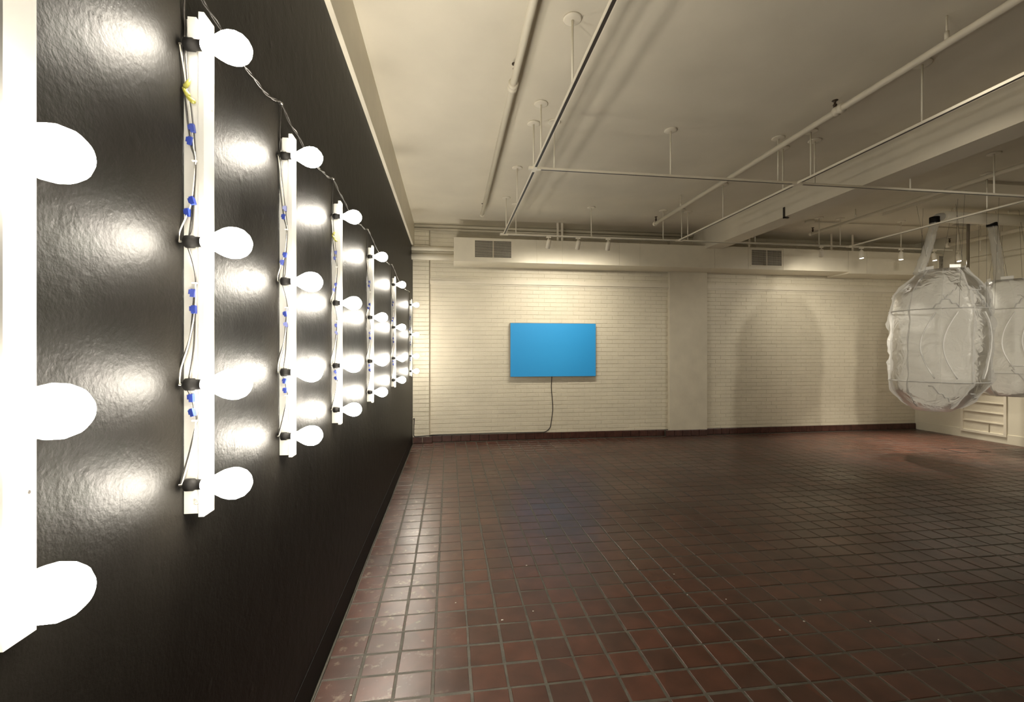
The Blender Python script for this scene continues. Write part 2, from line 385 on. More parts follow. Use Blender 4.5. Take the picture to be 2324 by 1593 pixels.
for si, z in enumerate(depths):
    Y = (z + CX * sT) / cT
    root = thing('light_strip', words[si], 'light', (0, Y, CZ + ST_BOT), 'bulb strips on the black wall')
    P = lambda x, y, h: (x, Y + y, CZ + h)
    MB().box(P(0.002, 0, ST_BOT), P(.034, .012, ST_TOP)).build('backing_board', M['white'], root)
    MB().box(P(.034, -.001, FB_BOT), P(.046, .048, FB_TOP)).build('front_board', M['white'], root)
    MB().box(P(.015, -.010, pz(88)), P(.0335, 0, ST_TOP)).build('mounting_block', M['white'], root)
    for h in (pz(230), pz(985)):
        mb = MB(); mb.lathe(P(.0455, .036, h), (1, 0, 0), [(0, .003), (.0012, .0028)], 8); mb.build('screw', M['metal'], root)
    for k, h in enumerate(SOCK):
        s = child('socket', sock_me, root, P(.011, -.0165, h), root)
        child('light_bulb', bm_, s, P(.051, -.0165, h), root)
        child('terminal_screw', term_me, s, P(.005, -.0165, h), root)
    if si == 1:
        mb = MB(); q = lambda u, v: P(.026 + v, -.0009, pz(1132) - u)      # pencilled 20, turned on its side
        mb.tube([q(u * .011, v * .011) for u, v in ((.0, .7), (.1, 1), (.45, 1), (.55, .7), (.0, 0), (.6, 0))], .0006, 4)
        mb.tube([q(.011 + .0035 * math.cos(a_ * .785), .0055 + .0055 * math.sin(a_ * .785)) for a_ in range(9)], .0006, 4)
        mb.build('pencil_number', M['seam'], root)
    # wiring: pairs of wires running from lamp to lamp with blue connectors and clips
    rnd = random.Random(si)
    J = lambda a=.0012: rnd.uniform(-a, a)
    def wire(pts, mat, r=.0018):
        mb = MB(); mb.tube(smooth_path([P(x + J(), y, h) for x, y, h in pts], 5), r, 5); mb.build('wire', mat, root)
    wire([(.002, -.016, SOCK[0]), (.008, -.008, pz(180)), (.020, -.004, pz(270)), (.026, -.004, pz(330)), (.029, -.003, pz(365)), (.024, -.004, pz(430)), (.020, -.004, pz(460)), (.012, -.008, pz(490)), (.001, -.014, pz(530)), (.001, -.016, SOCK[1])], M['wirewhite'])
    wire([(.012, -.016, SOCK[0] - .01), (.014, -.006, pz(200)), (.022, -.004, pz(280)), (.030, -.003, pz(365)), (.026, -.003, pz(440)), (.023, -.006, pz(520)), (.020, -.014, SOCK[1] + .012)], M['cable'])
    wire([(.004, -.014, SOCK[0]), (.004, -.006, pz(200)), (.018, -.003, pz(320)), (.029, -.003, pz(370)), (.021, -.003, pz(480)), (.017, -.010, SOCK[1] + .012)], M['cable'])
    wire([(.018, -.014, SOCK[1] - .012), (.025, -.004, pz(600)), (.030, -.003, pz(643)), (.026, -.003, pz(680)), (.018, -.003, pz(760)), (.003, -.008, pz(820)), (-.0, -.015, SOCK[2])], M['cable'])
    wire([(.030, -.004, pz(643)), (.029, -.003, pz(700)), (.016, -.006, pz(780)), (.001, -.012, pz(840)), (.002, -.016, SOCK[2])], M['wirewhite'])
    wire([(.029, -.003, pz(700)), (.024, -.003, pz(790)), (.020, -.014, SOCK[2] + .012)], M['cable'])
    wire([(.016, -.014, SOCK[2] - .012), (.022, -.004, pz(905)), (.026, -.004, pz(935)), (.030, -.003, pz(955)), (.018, -.004, pz(1020)), (.004, -.010, pz(1080)), (.002, -.016, SOCK[3])], M['cable'])
    wire([(.030, -.004, pz(955)), (.022, -.004, pz(1010)), (.007, -.012, pz(1085)), (.004, -.016, SOCK[3])], M['wirewhite'])
    for x_, y_ in ((.024, 293), (.019, 322), (.024, 457), (.014, 484), (.025, 666), (.027, 703), (.022, 903), (.024, 936)):
        child('connector', conn_me, root, P(x_, -.006, pz(y_)), root, (J(.2), J(.3), J(.3)))
    for y_ in (366, 643, 955): child('cable_clip', clip_me, root, P(.028, -.004, pz(y_)), root)
    if si in (1, 3):
        for x_, y_, a in ((.014, 193, .5), (.010, 212, -.6), (.020, 228, -.9)):
            child('wire_cap', cap_me, root, P(x_, -.008, pz(y_)), root, (0, a, 0))
# supply cable running over the strips
pts = []; hz = .90
for i in range(len(depths) - 1):
    y0 = (depths[i] + .6) / 1 if False else (depths[i] + CX * sT) / cT; y1 = (depths[i+1] + CX * sT) / cT
    for k in range(8):
        u = k / 8; pts.append((.008, y0 + (y1 - y0) * u, CZ + hz + .01 * i - .05 * math.sin(PI * u) * (y1 - y0) ** .7 + .006 * math.sin(u * 23 + i)))
pts.append((.008, (depths[-1] + CX * sT) / cT, CZ + hz + .03))
cb = thing('supply_cable', 'twisted black supply cable strung along the black wall above the bulb strips', 'cable', pts[0])
for q in (0, PI):
    mb = MB(); pp = smooth_path(pts, 4); mb.tube([Vector(p) + Vector((.003 * math.cos(i * .9 + q), 0, .003 * math.sin(i * .9 + q))) for i, p in enumerate(pp)], .0026, 5); mb.build('strand', M['cable'], cb)
for i, z in enumerate(depths):
    y = (z + CX * sT) / cT; h0 = CZ + hz + .01 * min(i, 3)
    mb = MB(); mb.tube(smooth_path([(.008, y, pts[min(i * 8, len(pts)-1)][2]), (.007, y - .01, CZ + ST_TOP + .02), (.008, y - .006, CZ + ST_TOP - .03), (.006, y - .012, CZ + SOCK[0])], 4), .0024, 5); mb.build('drop_wire', M['cable'], cb)
    if i: mb = MB(); mb.lathe((0, y, pts[min(i * 8, len(pts)-1)][2]), (1, 0, 0), [(0, .005), (.012, .005), (.014, .003)], 8); mb.build('hook', M['metal'], cb)

# ---------------- lighting track ----------------
ZT = CZ + 1.73
XA = on_z(1216, 380, ZT).x; XC = CX + 3.58; XE = CX + 6.60
YTB = on_z(1216, 385, ZT).y; YTD = on_z(1143, 533, ZT).y
tg = thing('lighting_track', 'white ceiling-hung grid of lighting track crossing the room', 'lighting track', (XA, YTB, ZT))
def rail(p, q):
    p, q = Vector(p), Vector(q); W = .017; H = .020
    if abs(p.x - q.x) < 1e-6:
        mb = MB(); mb.box((p.x - W, p.y, ZT), (p.x - W + .006, q.y, ZT + H)); mb.box((p.x + W - .006, p.y, ZT), (p.x + W, q.y, ZT + H)); mb.box((p.x - W + .006, p.y, ZT + .012), (p.x + W - .006, q.y, ZT + H))
        r = mb.build('rail', M['rail'], tg); MB().box((p.x - W + .0065, p.y, ZT + .0005), (p.x + W - .0065, q.y, ZT + .0115)).build('slot', M['slot'], r)
    else:
        mb = MB(); mb.box((p.x, p.y - W, ZT), (q.x, p.y - W + .006, ZT + H)); mb.box((p.x, p.y + W - .006, ZT), (q.x, p.y + W, ZT + H)); mb.box((p.x, p.y - W + .006, ZT + .012), (q.x, p.y + W - .006, ZT + H))
        r = mb.build('rail', M['rail'], tg); MB().box((p.x, p.y - W + .0065, ZT + .0005), (q.x, p.y + W - .0065, ZT + .0115)).build('slot', M['slot'], r)
G = .06
rail((XA, YN + .4, ZT), (XA, YTB - G, ZT)); rail((XA, YTB + G, ZT), (XA, YTD - G, ZT))
rail((XC, YN + .4, ZT), (XC, YTB - G, ZT)); rail((XC, YTB + G, ZT), (XC, YTD - G, ZT))
rail((XE, YN + .4, ZT), (XE, YTB - G, ZT)); rail((XE, YTB + G, ZT), (XE, YTD - G, ZT))
rail((XA + G, YTB, ZT), (XC - G, YTB, ZT)); rail((XC + G, YTB, ZT), (XE - G, YTB, ZT)); rail((XE + G, YTB, ZT), (XR - .6, YTB, ZT))
rail((XA + G, YTD, ZT), (XC - G, YTD, ZT)); rail((XC + G, YTD, ZT), (XE - G, YTD, ZT)); rail((XE + G, YTD, ZT), (XR - .9, YTD, ZT))
for x_ in (XA, XC, XE):
    for y_ in (YTB, YTD):
        mb = MB(); mb.box((x_ - G, y_ - .019, ZT - .001), (x_ + G, y_ + .019, ZT + .023))
        mb.box((x_ - .019, y_ - G, ZT - .0012), (x_ + .019, y_ - .019, ZT + .0232))
        if y_ == YTB: mb.box((x_ - .019, y_ + .019, ZT - .0012), (x_ + .019, y_ + G, ZT + .0232))
        mb.build('joint', M['rail'], tg)
def stem(x_, y_):
    r = MB().tube([(x_, y_, ZT + .02), (x_, y_, HC - .006)], .0075, 8).build('suspension_rod', M['rail'], tg)
    mb = MB(); mb.lathe((x_, y_, HC), (0, 0, -1), [(0, .062), (.008, .062), (.012, .055), (.013, .015)], 24); mb.build('ceiling_plate', M['rail'], r)
for py in (40, 234, 279, 380, 448):
    zc = F * (HC - CZ) / (PCY - py); xs = {40: 1283, 234: 1217, 279: 1200, 380: 1167, 448: 1142}[py]
    stem(XA, on_z(xs, py, HC).y)
for px_ in (1258, 1522, 1766, 1849, 2066, 2256): stem(on_y(px_, 400, YTB).x, YTB)
for px_ in (1171, 1342, 1505, 1561, 1714, 1859, 1907, 2045, 2118, 2174, 2225): stem(on_y(px_, 500, YTD).x, YTD)
for px_, py in ((2093, 279), (1840, 403), (1777, 434), (1641, 499), (1547, 545)): stem(XC, on_x(px_, py, XC).y)
for px_, py in ((2258, 470), ): stem(XE, on_x(2240, py + 6, XE).y)

# ---------------- track spotlights ----------------
def spot(px_, y_, aim, label, lit, energy=20, size=60, xw=None, blend=.6, soft=.035):
    x_ = on_y(px_, 560, y_).x if xw is None else xw
    base = Vector((x_, y_, ZT)); root = thing('track_spotlight', label, 'spotlight', base, 'spotlights on the lighting track')
    MB().box(base + Vector((-.035, -.014, -.018)), base + Vector((.035, .014, .0))).build('adapter', M['rail'], root)
    MB().tube([base + Vector((0, 0, -.018)), base + Vector((0, 0, -.05))], .008, 8).build('yoke', M['rail'], root)
    c = base + Vector((0, 0, -.105)); d = (Vector(aim) - c).normalized()
    back = c - d * .062
    mb = MB(); mb.lathe(back, d, [(0, .012), (.004, .026), (.03, .034), (.135, .034), (.137, .031), (.122, .030), (.121, .004)], 20); mb.build('lamp_housing', M['rail'], root)
    mb = MB(); mb.lathe(back + d * .131, d, [(0, .028), (.003, .028)], 16); ln = mb.build('lens', M['lens'], root)
    la = bpy.data.lights.new('spot_lamp', 'SPOT'); la.energy = energy; la.color = LAMP_C; la.spot_size = math.radians(size); la.spot_blend = blend; la.shadow_soft_size = soft
    lo = bpy.data.objects.new('spot_lamp', la); C.objects.link(lo); lo.parent = root; lo.location = back + d * .145 - base
    lo.rotation_euler = d.to_track_quat('-Z', 'Y').to_euler()
    return root
def wallp(px_, py): return on_y(px_, py, YB)
spot(1245, YTD, wallp(1190, 860), 'unlit-looking white spotlight nearest the black wall, aimed at the brick wall', False, 62, 150, blend=1)
spot(1312, YTD, wallp(1262, 850), 'white spotlight straight above the blue screen, middle of three', False, 62, 150, blend=1)
spot(1380, YTD, wallp(1340, 860), 'white spotlight of the screen trio farthest from the black wall', False, 62, 150, blend=1)
spot(1864, YTD, wallp(1850, 800), 'single white spotlight aimed back at the brick wall right of the second duct grille', False, 62, 125, blend=1)
for px_, l_, e_, aim in ((1955, 'glowing spotlight beside the one aimed at the bricks', 250, (1990, 1020)), (2045, 'glowing spotlight on the track just before the clear air tube', 250, (2040, 1012)),
                 (2120, 'glowing spotlight seen directly above the big plastic balloon, beside the clear tube', 250, (2200, 1020)), (2175, 'glowing spotlight nearest the metal pole, before the last duct grille', 250, (2260, 1025))):
    spot(px_, YTD, on_z(aim[0], aim[1], 0), l_, True, e_, 62)
sp = spot(0, 2.0, (8.2, 5.9, 1.5), 'bright spotlight cut off at the top right corner of the picture', True, 330, 46, xw=on_z(2312, -115, ZT).x, soft=.09)
sp.location.y = on_z(2312, -115, ZT).y
# spotlights further along the track outside the picture that light balloons and floor
spot(0, 1.6, (7.6, 5.8, 1.5), 'spotlight out of the picture on the track beside the right wall', True, 310, 50, xw=XR - .9, soft=.14)
rail((XR - .9, 0, ZT), (XR - .9, YTB - G, ZT))

# ---------------- duct box along the back wall ----------------
dx0 = on_y(1030, 560, YD).x; du = thing('duct_box', 'long white boxed air duct hung along the top of the brick wall', 'air duct', (dx0, YD, DUCT_Z0))
XS = on_y(1927, 620, YD).x
MB().box((dx0, YD + .004, DUCT_Z0), (XS, YB - .03, DUCT_Z1)).build('duct_body', M['duct'], du)
MB().box((XS, YD + .004, DUCT_Z0 - .03), (XR - .01, YB - .03, DUCT_Z1)).build('duct_body', M['duct'], du)
g1 = (on_y(1078, 560, YD).x, on_y(1160, 560, YD).x); g2 = (on_y(1705, 590, YD).x, on_y(1773, 590, YD).x); g3 = (on_y(2130, 600, YD).x, on_y(2186, 600, YD).x)
cuts = [dx0] + [on_y(p_, 590, YD).x for p_ in (1218, 1276, 1405, 1452, 1622, 1698, 1777, 1925, 1967, 2090)] + [XR - .01]
for i in range(len(cuts) - 1):
    a, c = cuts[i], cuts[i + 1]; zb = DUCT_Z0 if c < XS + .1 else DUCT_Z0 - .03
    MB().box((a + .0025, YD - .004, zb), (c - .0025, YD + .004, DUCT_Z1)).build('panel', M['duct'], du)
for a, c in (g1, g2, g3):
    z0, z1 = DUCT_Z0 + .075, DUCT_Z1 - .045; yf = YD - .004
    gr = MB(); mid = (a + c) / 2; t_ = .022
    gr.box((a - t_, yf - .008, z0 - t_), (c + t_, yf, z0)); gr.box((a - t_, yf - .008, z1), (c + t_, yf, z1 + t_))
    gr.box((a - t_, yf - .008, z0), (a, yf, z1)); gr.box((c, yf - .008, z0), (c + t_, yf, z1)); gr.box((mid - .006, yf - .008, z0), (mid + .006, yf, z1))
    gg = gr.build('grille', M['duct'], du)
    MB().box((a, yf - .001, z0), (c, yf + .001, z1)).build('grille_opening', M['grille_dark'], gg)
    lb = MB(); n = 15
    for k in range(1, n): zz = z0 + (z1 - z0) * k / n; lb.box((a, yf - .006, zz - .0018), (c, yf - .002, zz + .0018))
    n = 28
    for k in range(1, n): xx = a + (c - a) * k / n; lb.box((xx - .0013, yf - .005, z0), (xx + .0013, yf - .003, z1))
    lb.build('louvres', M['duct'], gg, 'stuff')
for px_ in (1265, 1275, 1699, 1885, 1933):
    x_ = on_y(px_, 540, YD + .05).x; MB().box((x_ - .018, YD + .03, DUCT_Z1), (x_ + .018, YD + .036, HC)).build('hanger_strap', M['rail'], du)

# pipes between the black wall and the duct
for py, r_, l_ in ((565, .042, 'upper of the two thick white pipes running from the black wall into the duct box'), (573, .016, 'thin white conduit between the two thick pipes left of the duct box'), (583, .055, 'lower and thickest white pipe running from the black wall into the duct box')):
    zz = on_y(985, py, 7.72).z; o = MB().tube([(.0, 7.72, zz), (dx0 + .01, 7.72, zz)], r_, 14).build('pipe', M['trimwhite']); tag(o, l_, 'pipe', 'pipes left of the duct box')
for k, (zz, yy, r_) in enumerate(((HC - .03, YP - .03, .028), (HC - .085, YP - .022, .02), )):
    o = MB().tube([(.03, yy, zz), (XB0, yy, zz)], r_, 10).build('conduit', M['trimwhite']); tag(o, ('thick painted conduit in the corner of ceiling and brick wall', 'thinner painted conduit just below the corner one on the brick wall')[k], 'conduit')

# ---------------- sprinkler pipes ----------------
def sprinkler(root, p, up=True):
    mb = MB(); mb.lathe(p, (0, 0, 1), [(0, .012), (.03, .012), (.032, .016), (.04, .016), (.042, .009), (.07, .009), (.072, .024), (.075, .024)], 10); mb.build('sprinkler_head', M['brass'], root)
def spipe(X, ht, ye, label, r_=.024, heads=(), couplings=(), rods=(), ys=YN + .1):
    z_ = CZ + ht; root = thing('sprinkler_pipe', label, 'pipe', (X, ye, z_))
    MB().tube([(X, ys, z_), (X, ye, z_)], r_, 14).build('pipe', M['trimwhite'], root)
    mb = MB(); mb.lathe((X, ye - .03, z_), (0, 1, 0), [(0, r_ * 1.35), (.05, r_ * 1.35), (.055, r_)], 12); mb.build('end_cap', M['trimwhite'], root)
    for y_ in heads: sprinkler(root, Vector((X - .0, y_, z_ + r_)))
    for y_ in couplings:
        mb = MB(); mb.lathe((X, y_ - .04, z_), (0, 1, 0), [(0, r_), (.004, r_*1.5), (.03, r_*1.5), (.034, r_*1.2), (.05, r_*1.2), (.054, r_*1.5), (.08, r_*1.5), (.084, r_)], 14); mb.build('coupling', M['trimwhite'], root)
    for y_ in rods:
        mb = MB(); mb.tube([(X, y_, z_ + r_), (X, y_, HC)], .006, 6); mb.tube([(X, y_, z_ + r_ - .005), (X, y_, z_ + r_ + .05)], .013, 8); mb.build('hanger_rod', M['trimwhite'], root)
h1 = 2.07; X1 = on_z(1165, 190, CZ + h1).x
spipe(X1, h1, on_z(1100, 487, CZ + h1).y, 'white sprinkler pipe on the ceiling beside the black wall', .027, [on_z(1164, 175, CZ + h1).y, on_z(1101, 478, CZ+h1).y], [on_z(1166, 195, CZ + h1).y], [])
h2 = 2.02; X2 = on_z(1895, 255, CZ + h2).x
spipe(X2, h2, on_z(1495, 508, CZ + h2).y, 'long white sprinkler pipe crossing the open ceiling left of the deep beam', .026, [on_z(1895, 255, CZ + h2).y, on_z(1495, 508, CZ + h2).y - .03], [on_z(1891, 256, CZ + h2).y - .05], [on_z(2140, 97, CZ + h2).y, on_z(1552, 472, CZ + h2).y])
h3 = 2.04; X3 = on_z(1942, 498, CZ + h3).x
spipe(X3, h3, on_z(1843, 531, CZ + h3).y, 'sprinkler pipe right of the deep ceiling beam', .024, [on_z(1843, 531, CZ + h3).y - .04], [], [on_z(1940, 498, CZ + h3).y])
h4 = 1.93
spipe(on_z(2151, 556, CZ + h4).x, h4, on_z(2151, 556, CZ + h4).y, 'short visible sprinkler pipe end behind the air tubes near the side wall', .035, [on_z(2151, 556, CZ + h4).y - .03])
# ceiling junction disc with thin conduit
p = on_z(1838, 503, HC - .02); q = on_z(2096, 516, HC - .02); q.y = p.y
cd = thing('ceiling_conduit', 'thin conduit with round junction box on the ceiling beyond the deep beam', 'conduit', p)
MB().tube([p, (XR - .4, p.y, HC - .02)], .01, 6).build('tube', M['trimwhite'], cd)
mb = MB(); mb.lathe((p.x, p.y, HC), (0, 0, -1), [(0, .07), (.03, .07), (.035, .06)], 16); mb.build('junction_box', M['trimwhite'], cd)
p = on_z(2202, 586, CZ + 1.62)
o = MB().tube([(XR - .5, p.y, CZ + 1.62), (XR - .5, 1.0, CZ + 1.62)], .012, 6).build('conduit', M['trimwhite']); tag(o, 'thin horizontal conduit hung beside the side wall behind the air tubes', 'conduit')

# ---------------- blue screen and its cable ----------------
sx0 = on_y(1158, 792, 7.96).x; sx1 = on_y(1352, 794, 7.96).x; cz_ = on_y(1255, 794, 7.96).z; W_ = sx1 - sx0; H_ = 121 / F * depth((sx0 + W_ / 2, 7.96)); cxs = (sx0 + sx1) / 2
scn = thing('blue_screen', 'glowing plain sky-blue rectangular screen on the painted brick wall', 'screen', (cxs, 7.96, cz_))
MB().box((sx0, 7.955, cz_ - H_ / 2), (sx1, YB - .006, cz_ + H_ / 2)).build('casing', M['canvas_side'], scn)
f_ = MB().box((-W_ / 2 + .004, -.004, -H_ / 2 + .004), (W_ / 2 - .004, 0, H_ / 2 - .004)).mesh('display', M['screen'])
d_ = bpy.data.objects.new('display', f_); C.objects.link(d_); d_.parent = scn; d_.location = (0, -.005, 0)
pts = [(1253, 853), (1252, 880), (1254, 905), (1255, 930), (1252, 955), (1249, 970), (1240, 979), (1225, 981), (1150, 982), (1080, 984), (1010, 986), (980, 988)]
pp = [on_y(a, b_, YB - .035) for a, b_ in pts]; pp = [Vector((p.x, YB - .012 if i < 7 else YB - .034, max(p.z, .128 if i > 6 else 0))) for i, p in enumerate(pp)]
pp += [Vector((XPL + .02, YP - .022, .135)), Vector((.12, YP - .012, .120)), Vector((.03, YP - .012, .125)), Vector((.02, YP - .02, .20)), Vector((.025, YP - .012, .36)), Vector((.03, YP - .02, .43)), Vector((.012, YP - .02, .42))]
o = MB().tube(smooth_path(pp, 5), .0075, 6).build('power_cable', M['cable']); tag(o, 'thin black cable dropping from the blue screen and lying along the tiled baseboard', 'cable')

# ---------------- side wall frame, floor hatch ----------------
a = on_x(2187, 975, XR); c = on_x(2282, 983, XR)
y0, y1 = c.y, a.y; zb = (on_x(2189, 973, XR).z + on_x(2280, 986, XR).z) / 2; zt = zb + 1.05
wf = thing('wall_vent', 'white framed wall opening with horizontal bars on the side wall behind the balloons', 'vent', (XR, (y0 + y1) / 2, zb))
mb = MB(); x_ = XR - .03
mb.box((x_, y0 - .03, zb - .04), (XR, y1 + .03, zb)); mb.box((x_, y0 - .03, zt), (XR, y1 + .03, zt + .04)); mb.box((x_, y0 - .03, zb), (XR, y0 + .01, zt)); mb.box((x_, y1 - .01, zb), (XR, y1 + .03, zt)); mb.build('frame', M['trimwhite'], wf)
MB().box((XR - .006, y0, zb), (XR - .001, y1, zt)).build('back_panel', M['plaster'], wf)
for k in range(1, 6): zz = zb + (zt - zb) * k / 6; MB().box((XR - .02, y0, zz - .010), (XR - .004, y1, zz + .010)).build('bar', M['trimwhite'], wf)
MB().box((XR - .02, y0 + .22, zb), (XR - .012, y0 + .235, zb + .15)).build('stay', M['seam'], wf)
struct(MB().box((XR - .012, 0, 0), (XR, YB - .05, .16)).build('baseboard_right', M['wallr']), 'low cream baseboard on the side wall')
hp = [on_z(*p_, .0) for p_ in ((2137, 1018), (2198, 1016), (2247, 1025), (2186, 1028.5))]
hx0 = (hp[0].x + hp[3].x) / 2; hx1 = (hp[1].x + hp[2].x) / 2; hy0 = (hp[3].y + hp[2].y) / 2; hy1 = (hp[0].y + hp[1].y) / 2
if hx1 < hx0: hx0, hx1 = hx1, hx0
if hy1 < hy0: hy0, hy1 = hy1, hy0
mb = MB(); t_ = .02
for A, B in (((hx0, hy0), (hx1, hy0 + t_)), ((hx0, hy1 - t_), (hx1, hy1)), ((hx0, hy0 + t_), (hx0 + t_, hy1 - t_)), ((hx1 - t_, hy0 + t_), (hx1, hy1 - t_))): mb.box((*A, -.004), (*B, .003))
o = mb.build('floor_hatch', M['hatch']); tag(o, 'thin dark square hatch frame set in the floor tiles near the side wall', 'floor hatch')

# ---------------- air pipe and plastic balloons ----------------
YA = at_depth(2125, 490, 6.75).y; zA = CZ + 2.02
T1 = at_depth(2121, 500, 6.72); T2 = at_depth(2251, 508, 6.9); T1.y = T2.y = YA
T2 = on_y(2251, 508, YA); T1 = on_y(2121, 500, YA)
ap = thing('air_pipe', 'white air supply pipe under the ceiling feeding both plastic balloons', 'pipe', (T1.x, YA, zA))
mb = MB(); mb.tube(smooth_path([(T1.x, YA, T1.z + .05), (T1.x + .01, YA, zA - .06), (T1.x + .06, YA, zA - .01), (T1.x + .14, YA, zA)], 5) , .056, 16); mb.build('elbow', M['flap'], ap)
MB().tube([(T1.x + .13, YA, zA), (XR - .1, YA, zA)], .085, 18).build('pipe', M['duct'], ap)
MB().tube([(T2.x, YA, zA - .02), (T2.x, YA, T2.z + .02)], .055, 14).build('branch', M['duct'], ap)
for T in (T1, T2):
    mb = MB(); mb.lathe((T.x, YA, T.z - .04), (0, 0, 1), [(0, .058), (.004, .062), (.086, .062), (.09, .058)], 20); mb.build('collar', M['black'], ap)
for x_ in (T1.x + .35, T2.x + .3): MB().tube([(x_, YA, zA + .07), (x_, YA, HC)], .006, 6).build('hanger_rod', M['rail'], ap)
o = MB().box((T1.x - .35, YA - .9, HC - .035), (XR - .3, YA + .5, HC)).build('ceiling_panel', M['ceiling']); tag(o, 'flat cream rectangular panel fixed to the ceiling above the air pipe', 'panel')

def noise3(p, s): 
    from mathutils import noise
    return noise.noise(Vector(p) * s)
def balloon(cpx, ycen_px, z, ring, label, T, tb_px, seed):
    rnd = random.Random(seed); sc = z / F
    c = at_depth(cpx, 797, z); root = thing('plastic_balloon', label, 'balloon', (c.x, c.y, CZ + (797 - ring[-1][0]) * sc))
    NP = 10; K = 6; nseg = NP * K; rot = .25 + seed
    ev = Vector((cT, -sT, 0)); fw = Vector((sT, cT, 0))
    rows = []
    for i in range(len(ring) - 1):
        (ya, ra, oa), (yb, rb, ob) = ring[i], ring[i + 1]; n = max(2, int(abs(yb - ya) / 8))
        for k in range(n): u = k / n; rows.append((ya + (yb - ya) * u, ra + (rb - ra) * u, oa + (ob - oa) * u))
    rows.append(ring[-1])
    def pt(row, j, ext=0):
        y, r, o_ = row; ang = 2 * PI * j / nseg + rot; ph = (j % K) / K
        seg = PI / NP; local = (ph - .5) * 2 * seg
        rr = r * sc * .82 * (.55 * math.cos(seg) / math.cos(local) + .45 * (1.0 + .035 * math.sin(ph * PI)))
        p = Vector((c.x, c.y, CZ + (797 - y) * sc)) + ev * (rr * math.cos(ang) + o_ * sc) + fw * (rr * math.sin(ang))
        q = noise3(p + Vector((seed, 0, 0)), 2.2) * .035 + noise3(p, 6.0) * .014 + abs(noise3(Vector((p.x, p.y, p.z * .6)), 11)) * -.012
        d = (ev * math.cos(ang) + fw * math.sin(ang))
        return p + d * (q * min(1, r / 60) + ext)
    mb = MB(); mb.rings([[pt(r_, j) for j in range(nseg)] for r_ in rows], caps=True, smooth=True); mb.build('skin', M['film'], root)
    # welded seam flaps standing out along each panel edge
    for k in range(NP):
        j = k * K; mb = MB(); inner = []; outer = []
        sel = [r_ for r_ in rows if r_[1] > ring[0][1] * .9]
        for i, r_ in enumerate(sel):
            e = .028 + .012 * math.sin(i * .9 + k) + (.02 if rnd.random() < .12 else 0)
            inner.append(pt(r_, j, -.004)); outer.append(pt(r_, j, e))
        n0 = len(mb.v); mb.v += [tuple(p) for p in inner] + [tuple(p) for p in outer]; L_ = len(inner)
        for i in range(L_ - 1): mb.f.append([i, i + 1, L_ + i + 1, L_ + i]); mb.sm.append(True)
        mb.build('seam_flap', M['flap'], root)
    # horizontal welds around shoulder and waist
    for yv in (ring[3][0], ring[5][0]):
        row = min(rows, key=lambda r_: abs(r_[0] - yv)); mb = MB(); mb.tube([pt(row, j % nseg, .006) for j in range(nseg + 1)], .008, 5); mb.build('weld', M['flap'], root)
    # curved welds on the panels facing the room
    for a0 in (-.75, -.35, .35, .8):
        base = int(((1.5 * PI + a0 - rot) % (2 * PI)) / (2 * PI) * nseg); mb = MB(); ps = []
        mid = [r_ for r_ in rows if ring[3][0] < r_[0] < ring[5][0]]
        for i, r_ in enumerate(mid):
            off = 2.6 * math.sin(PI * i / (len(mid) - 1)) * (1 if a0 > 0 else -1); f0 = base + off; j0 = int(math.floor(f0)); u = f0 - j0
            ps.append(pt(r_, j0 % nseg, .008).lerp(pt(r_, (j0 + 1) % nseg, .008), u))
        mb.tube(ps, .009, 5); mb.build('curved_weld', M['seal'], root)
    # crumpled folds running over the dome and the foot
    def surf(y, a):
        i = min(range(len(rows)), key=lambda q: abs(rows[q][0] - y)); f = ((1.5 * PI + a - rot) % (2 * PI)) / (2 * PI) * nseg; j = int(f); u = f - j
        return pt(rows[i], j % nseg, .007).lerp(pt(rows[i], (j + 1) % nseg, .007), u)
    ysh, ytop, ybot = ring[3][0], ring[0][0], ring[-1][0]
    for (ya_, aa), (yb_, ab) in (((ysh, .45), (ysh - 46, .05)), ((ysh, .45), (ysh - 40, .75)), ((ysh, .45), (ysh + 52, .78)), ((ysh, .45), (ysh + 24, .9)), ((ysh, .45), (ysh - 4, .95)), ((ysh - 40, -.1), (ysh - 46, .75)),
                                 ((ysh, -.9), (ysh - 44, -.35)), ((ysh, -.3), (ysh - 30, -.75)), ((ybot - 60, -.9), (ybot - 12, -.1)), ((ybot - 44, 0.1), (ybot - 24, .8)), ((ybot - 66, -.95), (ybot - 66, .95))):
        n = 10; mb = MB(); mb.tube([surf(ya_ + (yb_ - ya_) * k / n, aa + (ab - aa) * k / n) for k in range(n + 1)], .006, 5, rad=[.002 + .007 * math.sin(PI * (.25 + .7 * k / n)) for k in range(n + 1)]); mb.build('fold', M['flap'], root)
    top = rows[0]
    tabs = []
    for k in range(5):
        j = int(nseg * (k + .3) / 5); p = pt(top, j); q = pt(top, (j + 5) % nseg)
        mb = MB(); n0 = 0; up = Vector((0, 0, .045)); d = (q - p).normalized() * .05
        mb.v += [tuple(p - d * .2), tuple(q + d * .2), tuple(q + d * .2 + up), tuple(p - d * .2 + up)]; nrm = Vector((d.y, -d.x, 0)).normalized() * .004
        mb.v += [tuple(Vector(v) + nrm) for v in mb.v[:4]]
        for f in ((0,1,2,3),(7,6,5,4),(0,4,5,1),(1,5,6,2),(2,6,7,3),(3,7,4,0)): mb.f.append(list(f)); mb.sm.append(False)
        tabs.append((p + q) / 2 + up); mb.build('hanging_tab', M['seal'], root)
    for k, p in enumerate(tabs):
        mb = MB(); mb.tube([p, (p.x + rnd.uniform(-.12, .12), p.y + rnd.uniform(-.1, .1), HC - .036)], .0016, 4); mb.build('cord', M['cable'], root)
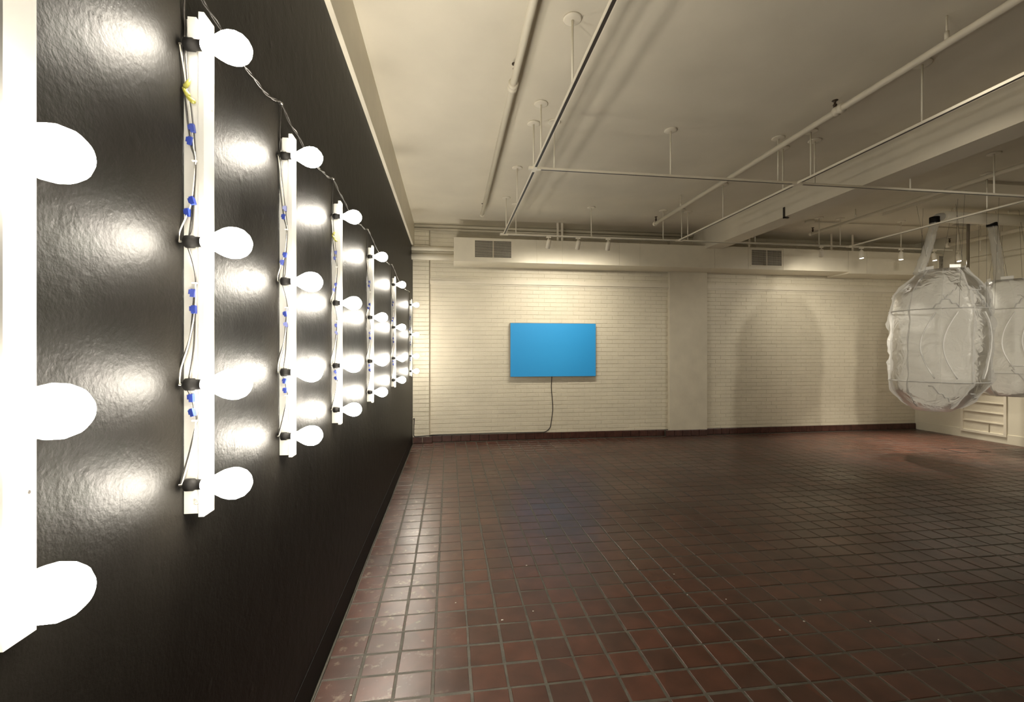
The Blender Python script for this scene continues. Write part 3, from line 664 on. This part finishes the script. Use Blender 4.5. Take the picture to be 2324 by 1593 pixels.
    for k in range(3):
        j = int(nseg * (.62 + .1 * k + .03)); p = pt(min(rows, key=lambda r_: abs(r_[0] - ring[3][0])), j % nseg, .03)
        mb = MB(); mb.tube([p, (p.x + rnd.uniform(-.1, .1), p.y, HC - .036)], .0016, 4); mb.build('cord', M['cable'], root)
    # clear tube
    e = at_depth(tb_px[0], tb_px[1], z); mb = MB(); ps = []
    for i in range(13):
        u = i / 12; p = Vector((T.x, YA, T.z - .03)).lerp(e, u); p += ev * (.02 * math.sin(u * PI)); ps.append(p)
    mb.tube(ps, .06, 14, rad=[.054 + .008 * u / 12 + .005 * math.sin(u * 2.3 + seed) for u in range(13)]); mb.build('air_tube', M['clear'], root)
    for q in (-.035, .025):
        mb = MB(); mb.tube([p + ev * (q + .012 * math.sin(i * 1.7)) - fw * .045 for i, p in enumerate(ps)], .0035, 5); mb.build('tube_seam', M['flap'], root)
    return root
balloon(2128, 0, 6.7, [(614, 46, 8), (640, 74, 6), (668, 96, 2), (706, 103, 0), (790, 106, -1), (864, 104, -2), (888, 92, -8), (914, 68, -12), (931, 38, -14)],
        'nearer and larger milky plastic balloon hanging in front of the side wall', T1, (2084, 622), 0)
balloon(2302, 0, 7.05, [(637, 42, -14), (660, 66, -6), (684, 82, 0), (704, 84, 0), (780, 86, 0), (846, 84, 0), (862, 80, -2), (884, 66, -4), (899, 40, -8)],
        'farther milky plastic balloon cut by the right picture edge', T2, (2268, 640), 3)
# steel pole behind the balloons
pl = on_z(2197, 508, HC - .04); pl = at_depth(2197, 508, F * 2.16 / (797 - 508))
po = thing('steel_rod', 'thin steel rod dropping from a ceiling plate behind the nearer plastic balloon', 'rod', (pl.x, pl.y, 1.3))
MB().tube([(pl.x, pl.y, 1.3), (pl.x, pl.y, HC - .036)], .02, 10).build('pole', M['metal'], po)
MB().box((pl.x - .16, pl.y - .12, HC - .045), (pl.x + .16, pl.y + .12, HC - .034)).build('top_plate', M['metal'], po)

# small things: bracket under the beam, crumbs on the floor
bk = on_x(1782, 482, XB0); mb = MB(); mb.box((XB0 - .012, bk.y, ZB - .02), (XB0 - .001, bk.y + .03, ZB + .13)); mb.box((XB0 - .012, bk.y, ZB - .02), (XB0 + .06, bk.y + .03, ZB - .008))
mb.build('bracket', M['slot'], bpy.data.objects['ceiling_beam'])
rnd = random.Random(5); mb = MB()
for px_, py in ((1195, 1283), (1648, 1360), (1240, 1222), (1210, 1387), (1560, 1350), (1862, 1362), (1034, 1368), (796, 1578), (1140, 1407), (1770, 1430), (1825, 1410), (2130, 1452), (1530, 1303), (1975, 1410)):
    p = on_z(px_, py, .0); e = rnd.uniform(.003, .007); a = rnd.uniform(0, 3)
    mb.rings([[(p.x + e * k_ * math.cos(a + i * 1.26) * (1 + .5 * rnd.random()), p.y + e * k_ * math.sin(a + i * 1.26), z_) for i in range(5)] for z_, k_ in ((.0003, 1), (.002, .8), (.003, .3))], smooth=False)
o = mb.build('plaster_crumbs', M['wirewhite']); tag(o, 'tiny pale plaster crumbs scattered on the red tile floor', 'crumbs', kind='stuff')
